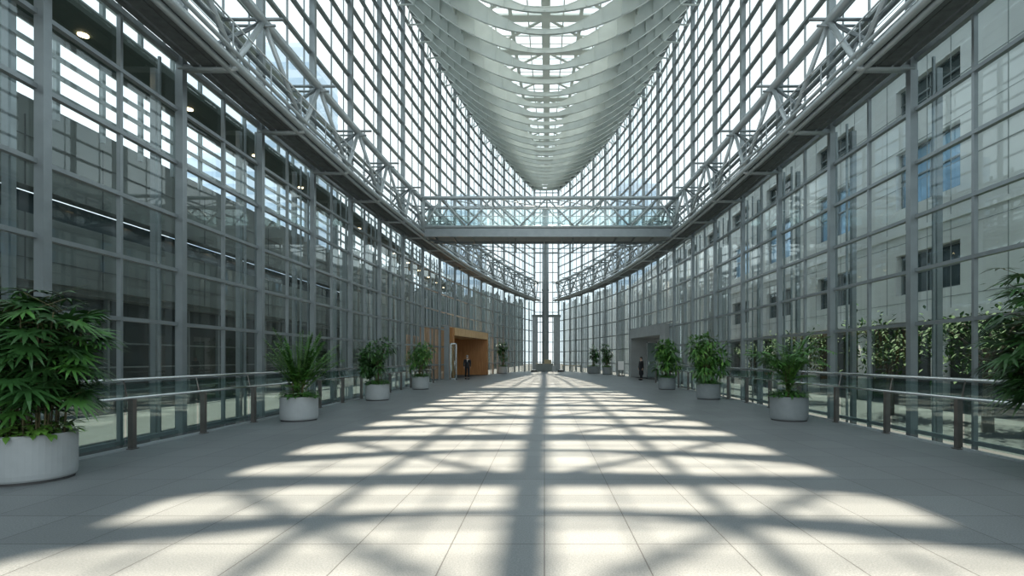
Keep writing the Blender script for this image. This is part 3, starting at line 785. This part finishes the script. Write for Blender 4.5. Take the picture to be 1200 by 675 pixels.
def person(x, y, H, rz, stride, label, coat, hair, mask=False, bag=False):
    k = H/1.75
    root = empty('person', (x, y, 0), rz); tag(root, label, 'person')
    root.scale = (k, k, k)
    # figure faces -Y; x is its side
    f = stride
    hipL, hipR = (.09, 0, .93), (-.09, 0, .93)
    knL, knR = (.095, -.16*f-.03, .51), (-.095, .06*f-.02, .50)
    anL, anR = (.095, -.26*f+.02, .09), (-.095, .40*f, .09+.06*f)
    toL, toR = (.10, -.26*f-.15, .035), (-.10, .40*f-.15, .03)
    sh = .19
    elL, elR = (sh+.05, .10*f, 1.13), (-sh-.05, -.10*f, 1.13)
    haL, haR = (sh+.04, -.02+.02*f, .88), (-sh-.04, -.06-.22*f, .90)
    V = [((0,0,.96), (.13,.10)), ((0,0,1.12), (.12,.09)), ((0,0,1.30), (.155,.11)), ((0,0,1.42), (.13,.08)), ((0,0,1.50), (.055,.055)), ((0,-.015,1.57), (.055,.06)), ((0,-.02,1.66), (.072,.09)), ((0,-.015,1.73), (.055,.065)),
         (hipL,.085),(knL,.058),(anL,.04),(toL,(.042,.03)), (hipR,.085),(knR,.058),(anR,.04),(toR,(.042,.03)),
         ((sh,0,1.40),.055),(elL,.042),(haL,.03), ((-sh,0,1.40),.055),(elR,.042),(haR,.03)]
    E = [(0,1),(1,2),(2,3),(3,4),(4,5),(5,6),(6,7),(0,8),(8,9),(9,10),(10,11),(0,12),(12,13),(13,14),(14,15),(3,16),(16,17),(17,18),(3,19),(19,20),(20,21)]
    for sgn, hi in ((1, 18), (-1, 21)):           # five fingers on each hand
        hx, hy, hz = V[hi][0]
        pi_ = len(V); V.append(((hx, hy-.015, hz-.05), (.020,.034))); E.append((hi, pi_))
        for j, (oy, ln) in enumerate(((-.035,.07), (-.012,.08), (.010,.075), (.030,.06))):
            a_ = len(V); V.append(((hx, hy-.015+oy, hz-.05-.04), .009)); V.append(((hx-sgn*.012, hy-.015+oy, hz-.05-.04-ln*.6), .007)); E += [(pi_, a_), (a_, a_+1)]
        a_ = len(V); V.append(((hx-sgn*.01, hy-.06, hz-.05), .010)); V.append(((hx-sgn*.018, hy-.075, hz-.085), .008)); E += [(pi_, a_), (a_, a_+1)]
    body = skin_mesh('body', V, E, M['skin'], root)
    # face
    b = MB(); ellipsoid(b, (0,-.115,1.635), (.012,.022,.022)); ellipsoid(b, (.077,-.01,1.64), (.012,.02,.03)); ellipsoid(b, (-.077,-.01,1.64), (.012,.02,.03)); b.build('nose_and_ears', M['skin'], root, True)
    b = MB(); ellipsoid(b, (.03,-.105,1.665), (.012,.008,.007)); ellipsoid(b, (-.03,-.105,1.665), (.012,.008,.007)); b.build('eyes', M['black'], root, True)
    if mask:
        b = MB(); ellipsoid(b, (0,-.085,1.60), (.062,.045,.045)); b.build('face_mask', M['cloth_white'], root, True)
    else:
        b = MB(); ellipsoid(b, (0,-.102,1.59), (.024,.008,.006)); b.build('mouth', mat('lips_'+str(x), (.35,.15,.12)), root, True)
    b = MB(); ellipsoid(b, (0,.008,1.705), (.088,.105,.075)); ellipsoid(b, (0,.045,1.66), (.082,.065,.085)); b.build('hair', hair, root, True)
    # jacket / coat
    hem = .30 if coat else .86
    JV = [((0,0,hem), (.23,.20) if coat else (.155,.12)), ((0,0,.98), (.175,.14)), ((0,0,1.14), (.15,.12)), ((0,0,1.30), (.18,.135)), ((0,0,1.42), (.14,.10)), ((0,.005,1.475),(.07,.07)),
          ((sh,0,1.40),.075),(elL,.062),((haL[0],haL[1],haL[2]+.03),.045), ((-sh,0,1.40),.075),(elR,.062),((haR[0],haR[1],haR[2]+.03),.045)]
    skin_mesh('coat' if coat else 'jacket', JV, [(0,1),(1,2),(2,3),(3,4),(4,5),(4,6),(6,7),(7,8),(4,9),(9,10),(10,11)], M['cloth_black'], root, 1)
    TV = [((0,0,.95),(.15,.115)), (hipL,.098),(knL,.075),((anL[0],anL[1],anL[2]+.03),.062),(hipR,.098),(knR,.075),((anR[0],anR[1],anR[2]+.03),.062)]
    skin_mesh('trousers', TV, [(0,1),(1,2),(2,3),(0,4),(4,5),(5,6)], M['cloth_black'], root)
    for an, to in ((anL,toL),(anR,toR)):
        b = MB(); ellipsoid(b, (an[0], (an[1]+to[1])/2+.01, to[2]+.018), (.062,.165,.062)); b.build('shoe', M['shoe'], root, True)
    if not coat:
        b = MB(); b.add([(-.03,-.125,1.44),(.03,-.125,1.44),(0,-.138,1.22),(0,-.12,1.45)], [(0,1,2),(0,3,1)]); b.build('shirt_front', M['cloth_white'], root)
    return root
person(-5.92, 39.9, 1.83, math.radians(12), .8, 'man in a black suit walking toward the camera before the wooden portal', False, M['hair_grey'], mask=True)
person(7.1, 38.2, 1.70, math.radians(-70), .12, 'person in a long black coat standing beside the stone portal', True, M['hair_black'])

# ------------------------------------------------------------------ small things at the far end
root = empty('sign_stand', (7.9, 51.0, 0)); tag(root, 'white notice panel on a black floor stand by the right wall', 'sign stand')
b = MB(); b.box(-.3, .3, -.25, .25, 0, .06); b.box(-.2, -.15, -.03, .03, .06, .9); b.box(.15, .2, -.03, .03, .06, .9); b.build('base', M['black'], root)
b = MB(); b.box(-.26, .26, -.05, -.02, .55, 1.35); b.build('panel', M['white'], root)
b = MB(); b.box(-.29, .29, -.04, .0, .52, 1.38); b.build('panel_frame', M['steel_dark'], root)
root.location = (6.9, 47.0, 0)

root = empty('information_counter', (.1, 63.2, 0)); tag(root, 'dark information counter at the foot of the tall central pillar', 'counter')
b = MB(); b.box(-1.1, .9, -.35, .35, 0, .95); b.build('body', M['steel_dark'], root)
b = MB(); b.box(-1.15, .95, -.4, .4, .95, 1.0); b.build('worktop', M['tan'], root)
b = MB(); b.box(-.1, .75, -.1, .1, 1.0, 1.45); b.build('screen', M['tan'], root)
root = empty('bench', (3.3, 62.5, 0)); tag(root, 'long tan slatted bench against the glass right of the far pillars', 'bench')
b = MB()
for i in range(5): b.box(-1.2, 1.2, -.3+.13*i, -.2+.13*i, .72, .78)
b.build('seat', M['tan'], root)
for x in (-1.05, 0, 1.05):
    b = MB(); b.box(x-.06, x+.06, -.28, .28, 0, .72); b.build('leg', M['steel_dark'], root)
def floor_unit(x, y, label):
    root = empty('floor_light_box', (x, y, 0)); tag(root, label, 'floor box')
    b = MB(); b.add([(-.4,-.2,0),(.4,-.2,0),(.4,.2,0),(-.4,.2,0),(-.3,-.12,.22),(.3,-.12,.22),(.3,.12,.22),(-.3,.12,.22)], [(0,3,2,1),(4,5,6,7),(0,1,5,4),(1,2,6,5),(2,3,7,6),(3,0,4,7)]); b.build('housing', M['black'], root)
    b = MB(); b.box(-.22, .22, -.1, .1, .22, .26); b.build('lens', M['chrome'], root)
floor_unit(-1.25, 61.8, 'low black floor box left of the central pillar')
floor_unit(1.95, 61.8, 'low black floor box right of the central pillar')
root = empty('suitcase_trolley', (1.15, 62.2, 0)); tag(root, 'small dark upright case standing right of the information counter', 'case')
b = MB(); b.box(-.22, .22, -.15, .15, .08, .75); b.build('case_body', M['steel'], root)
b = MB(); b.tube([(-.14,0,.75),(-.14,0,1.0),(.14,0,1.0),(.14,0,.75)], .015, 6); b.build('handle', M['black'], root)
for x in (-.17, .17):
    b = MB(); b.tube([(x,-.1,.04),(x,.1,.04)], .04, 10); b.build('wheel', M['black'], root)

# ------------------------------------------------------------------ outside left: concrete and dark building, canopy
root = empty('left_building', (-17, 40, -.6)); root.name = 'office_building'
tag(root, 'grey-green concrete building with dark lower storeys outside the left glass wall', 'building'); c0 = Vector(root.location)
def bx(mb, x0, x1, y0, y1, z0, z1): mb.box(min(x0,x1)-c0.x, max(x0,x1)-c0.x, y0-c0.y, y1-c0.y, z0-c0.z, z1-c0.z)
YA, YB = -10, 100
b = MB(); bx(b, -17.6, -17, YA, YB, 4.2, 6.4); bx(b, -17.6, -17, YA, YB, 7.3, 10.2); b.build('concrete_band', M['concrete'], root)
b = MB(); bx(b, -18.4, -18.2, YA, YB, -.6, 4.2); b.build('recess_wall', M['dark_panel'], root)
b = MB(); bx(b, -17.9, -17.7, YA, YB, 6.4, 7.3); b.build('ribbon_window', M['dark_glass'], root)
b = MB(); bx(b, -24, -17.4, YA, YB, 9.9, 10.15); bx(b, -24, -17.4, YA, YB, 4.0, 4.2); b.build('roof_slab', M['concrete'], root)
b = MB()
for h in [.2, 1.2, 2.2, 3.2]: bx(b, -17.9, -17.8, YA, YB, h, h+.06)
y = YA
while y < YB: bx(b, -17.95, -17.78, y, y+.1, -.6, 4.2); y += 2.4
b.build('window_grid', M['steel_dark'], root)
for i in range(14):
    if i % 3 == 1 or i > 4: continue
    b = MB(); y = YA + 1 + i*7.2; bx(b, -18.15, -18.05, y, y+3.6, -.5, 3.6); b.build('brown_panel', M['brown_wall'], root)
b = MB()
y = YA
while y < YB: bx(b, -16.98, -16.96, y, y+.03, 4.2, 6.4); bx(b, -16.98, -16.96, y, y+.03, 7.3, 9.6); y += 3.0
for h in (4.9, 5.6, 8.1, 8.9): bx(b, -16.98, -16.96, YA, YB, h, h+.03)
b.build('panel_joint', M['dark_panel'], root)
root = empty('louvre_screen', (-16.4, 40, 9.6)); tag(root, 'open steel louvre screen against the sky above the left concrete building', 'screen'); c0 = Vector(root.location)
b = MB()
for i in range(9): bx(b, -16.45, -16.35, YA, YB, 10.4+.62*i, 10.4+.62*i+.14)
b.build('louvre', M['steel_dark'], root)
b = MB(); y = YA
while y < YB: bx(b, -16.5, -16.36, y, y+.14, 9.6, 16); y += 1.83
b.build('post', M['steel_dark'], root)
root = empty('canopy', (-11.4, 40, 9.3)); tag(root, 'dark green canopy soffit with round downlights outside the left glass wall', 'canopy'); c0 = Vector(root.location)
b = MB(); bx(b, -11.5, -10.2, YA, 60, 9.25, 9.45); b.build('soffit', M['soffit'], root)
b = MB(); bx(b, -11.6, -11.5, YA, 60, 9.15, 9.6); b.build('fascia', M['steel_dark'], root)
y = -6
while y < 58:
    b = MB(); b.lathe([(.11, 0), (.11, .02)], (-10.9-c0.x, y-c0.y, 9.225-c0.z), 16); b.build('downlight', M['lamp'], root); y += 3.66

# ------------------------------------------------------------------ outside right: pale stone building with windows
root = empty('stone_building', (17, 40, -.6)); tag(root, 'pale stone office building with recessed windows outside the right glass wall', 'building'); c0 = Vector(root.location)
YA, YB = -12, 110
wy = []; y = -8.0
while y < YB - 4: wy.append(y); y += 7.32
rows_ = [(4.6, 6.5), (8.7, 11.4), (13.0, 14.4)]; ww = 3.9
b = MB()
zs = [3.4] + [v for r in rows_ for v in r] + [15.6]
for z0, z1 in zip(zs[0::2], zs[1::2]): bx(b, 17, 17.8, YA, YB, z0, z1)
for (z0, z1) in rows_:
    prev = YA
    for y in wy: bx(b, 17, 17.8, prev, y, z0, z1); prev = y + ww
    bx(b, 17, 17.8, prev, YB, z0, z1)
b.build('wall', M['stone'], root)
b = MB(); bx(b, 16.85, 17.0, YA, YB, 3.3, 3.7); bx(b, 16.8, 17.9, YA, YB, 15.4, 15.8); b.build('cornice', M['stone'], root)
b = MB(); bx(b, 16.9, 17.0, YA, YB, 7.4, 7.6); b.build('string_course', M['stone'], root)
for ri, (z0, z1) in enumerate(rows_):
    for y in wy[:14]:
        m_ = 'painted_sky_glass' if ri == 1 else 'dark_glass'
        p_ = MB(); bx(p_, 17.35, 17.4, y, y+ww, z0, z1); g_ = p_.build('window', M[m_], root)
        f_ = MB()
        for q in (.0, .5, .97): bx(f_, 17.25, 17.35, y+q*ww, y+q*ww+.07, z0, z1)
        for q in (0, .5, .96): bx(f_, 17.25, 17.35, y, y+ww, z0+(z1-z0)*q, z0+(z1-z0)*q+.07)
        f_.build('window_frame', M['steel'], g_)
b = MB(); bx(b, 20.4, 20.6, YA, YB, -.6, 3.4); b.build('recess_wall', M['dark_panel'], root)  # near-black wall colour stands in for the shade inside the recess
b = MB(); bx(b, 17, 20.6, YA, YB, 3.2, 3.4); b.build('recess_ceiling', M['stone_grey'], root)
for i in range(17):
    b = MB(); y = -8 + i*5.4; b.lathe([(.35, 0), (.35, 3.8)], (17.5-c0.x, y+4-c0.y, 0), 16); b.build('pillar', M['stone'], root, True)
b = MB(); y = YA
while y < YB:
    bx(b, 16.985, 17, y, y+.03, 3.7, 15.4); y += 1.35
for h in (4.2, 5.7, 7.0, 8.1, 9.7, 11.5, 13.2): bx(b, 16.985, 17, YA, YB, h, h+.025)
b.build('panel_joint', M['stone_grey'], root)

# pale fins outside the far right wall, concrete fins outside the far left wall
for s in (-1, 1):
    root = empty('fin_screen', (s*13.5, 62, -.6)); c0 = Vector(root.location)
    tag(root, ('pale vertical fin screen' if s > 0 else 'grey vertical fin screen') + f' outside the far end of the {SIDE[s]} glass wall', 'screen')
    rnd = random.Random(5+s)
    y = 40.0; b = MB(); b2 = MB()
    while y < (165 if s < 0 else 190):
        x = s*((15.2 - (y-40)*.07) if s < 0 else (13.5 - (y-40)*.045))
        w_ = rnd.uniform(.25, .7)*max(1, y/60)
        (b if rnd.random() < .72 else b2).box(min(x, x+s*.5)-c0.x, max(x, x+s*.5)-c0.x, y-c0.y, y+w_-c0.y, 0, rnd.uniform(9.5, 12.0) + max(0, (y-60)*.085))
        y += w_ + rnd.uniform(.3, 1.0)*max(1, y/60)
    b.build('pale_fin', M['stone'] if s > 0 else M['concrete'], root); b2.build('dark_fin', M['stone_grey'] if s > 0 else M['dark_panel'], root)

# hazy towers
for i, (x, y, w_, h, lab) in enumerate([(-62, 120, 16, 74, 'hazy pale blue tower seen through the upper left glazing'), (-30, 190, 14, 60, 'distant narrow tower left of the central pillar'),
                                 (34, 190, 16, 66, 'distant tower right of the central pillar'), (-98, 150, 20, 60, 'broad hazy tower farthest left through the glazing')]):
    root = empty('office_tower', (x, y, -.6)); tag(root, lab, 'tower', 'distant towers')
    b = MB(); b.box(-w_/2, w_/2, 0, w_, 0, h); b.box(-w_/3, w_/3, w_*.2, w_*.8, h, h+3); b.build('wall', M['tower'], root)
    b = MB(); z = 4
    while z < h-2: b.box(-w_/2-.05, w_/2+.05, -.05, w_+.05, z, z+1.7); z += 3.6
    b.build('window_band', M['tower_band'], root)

# trees outside right
def tree(x, y, h, r, seed, label, nleaf=1500):
    rnd = random.Random(seed); root = empty('tree', (x, y, -.6)); h -= 2.4; tag(root, label, 'tree', 'trees outside the right glass wall')
    t = MB(); t.tube([(0,0,0),(.05,.05,h*.35),(0,.1,h*.6)], [.16,.12,.07], 8)
    lumps = []
    for i in range(9):
        a = rnd.uniform(0,2*PI); q = r*rnd.uniform(.2,.75); c = Vector((q*math.cos(a), q*math.sin(a), h*rnd.uniform(.48,.9))); lumps.append((c, r*rnd.uniform(.3,.5)))
        t.tube([(0,.05,h*rnd.uniform(.3,.5)), c*.6+Vector((0,0,h*.22)), c], [.06,.04,.015], 6)
    t.build('trunk', M['bark'], root)
    f = MB()
    for i in range(nleaf):
        c, rr = rnd.choice(lumps); v = Vector((rnd.gauss(0,1), rnd.gauss(0,1), rnd.gauss(0,.6)))
        p = c + v*rr*.55
        leaf_poly(f, p, (rnd.uniform(-1,1), rnd.uniform(-1,1), rnd.uniform(-.5,.3)), (0,0,1), rnd.uniform(.14,.26), rnd.uniform(.07,.13), .3, 2)
    f.build('foliage', M['leaf_out'], root)
tx = ['tree outside the right glass nearest the camera', 'second tree outside the right glass, behind the right railing', 'third tree outside the right glass, above the arching palm',
      'fourth tree outside the right glass', 'fifth tree outside the right glass', 'sixth tree outside the right glass, toward the stone portal']
for i, (x, y, h, r) in enumerate([(13.0, 10.5, 7.4, 2.3), (13.2, 15.5, 6.6, 2.0), (13.6, 20.5, 6.9, 2.2), (13.0, 27, 6.0, 1.8), (13.4, 33, 5.6, 1.6), (13.8, 5.0, 7.6, 2.2)]):
    tree(x, y, h, r, 40+i, tx[i])
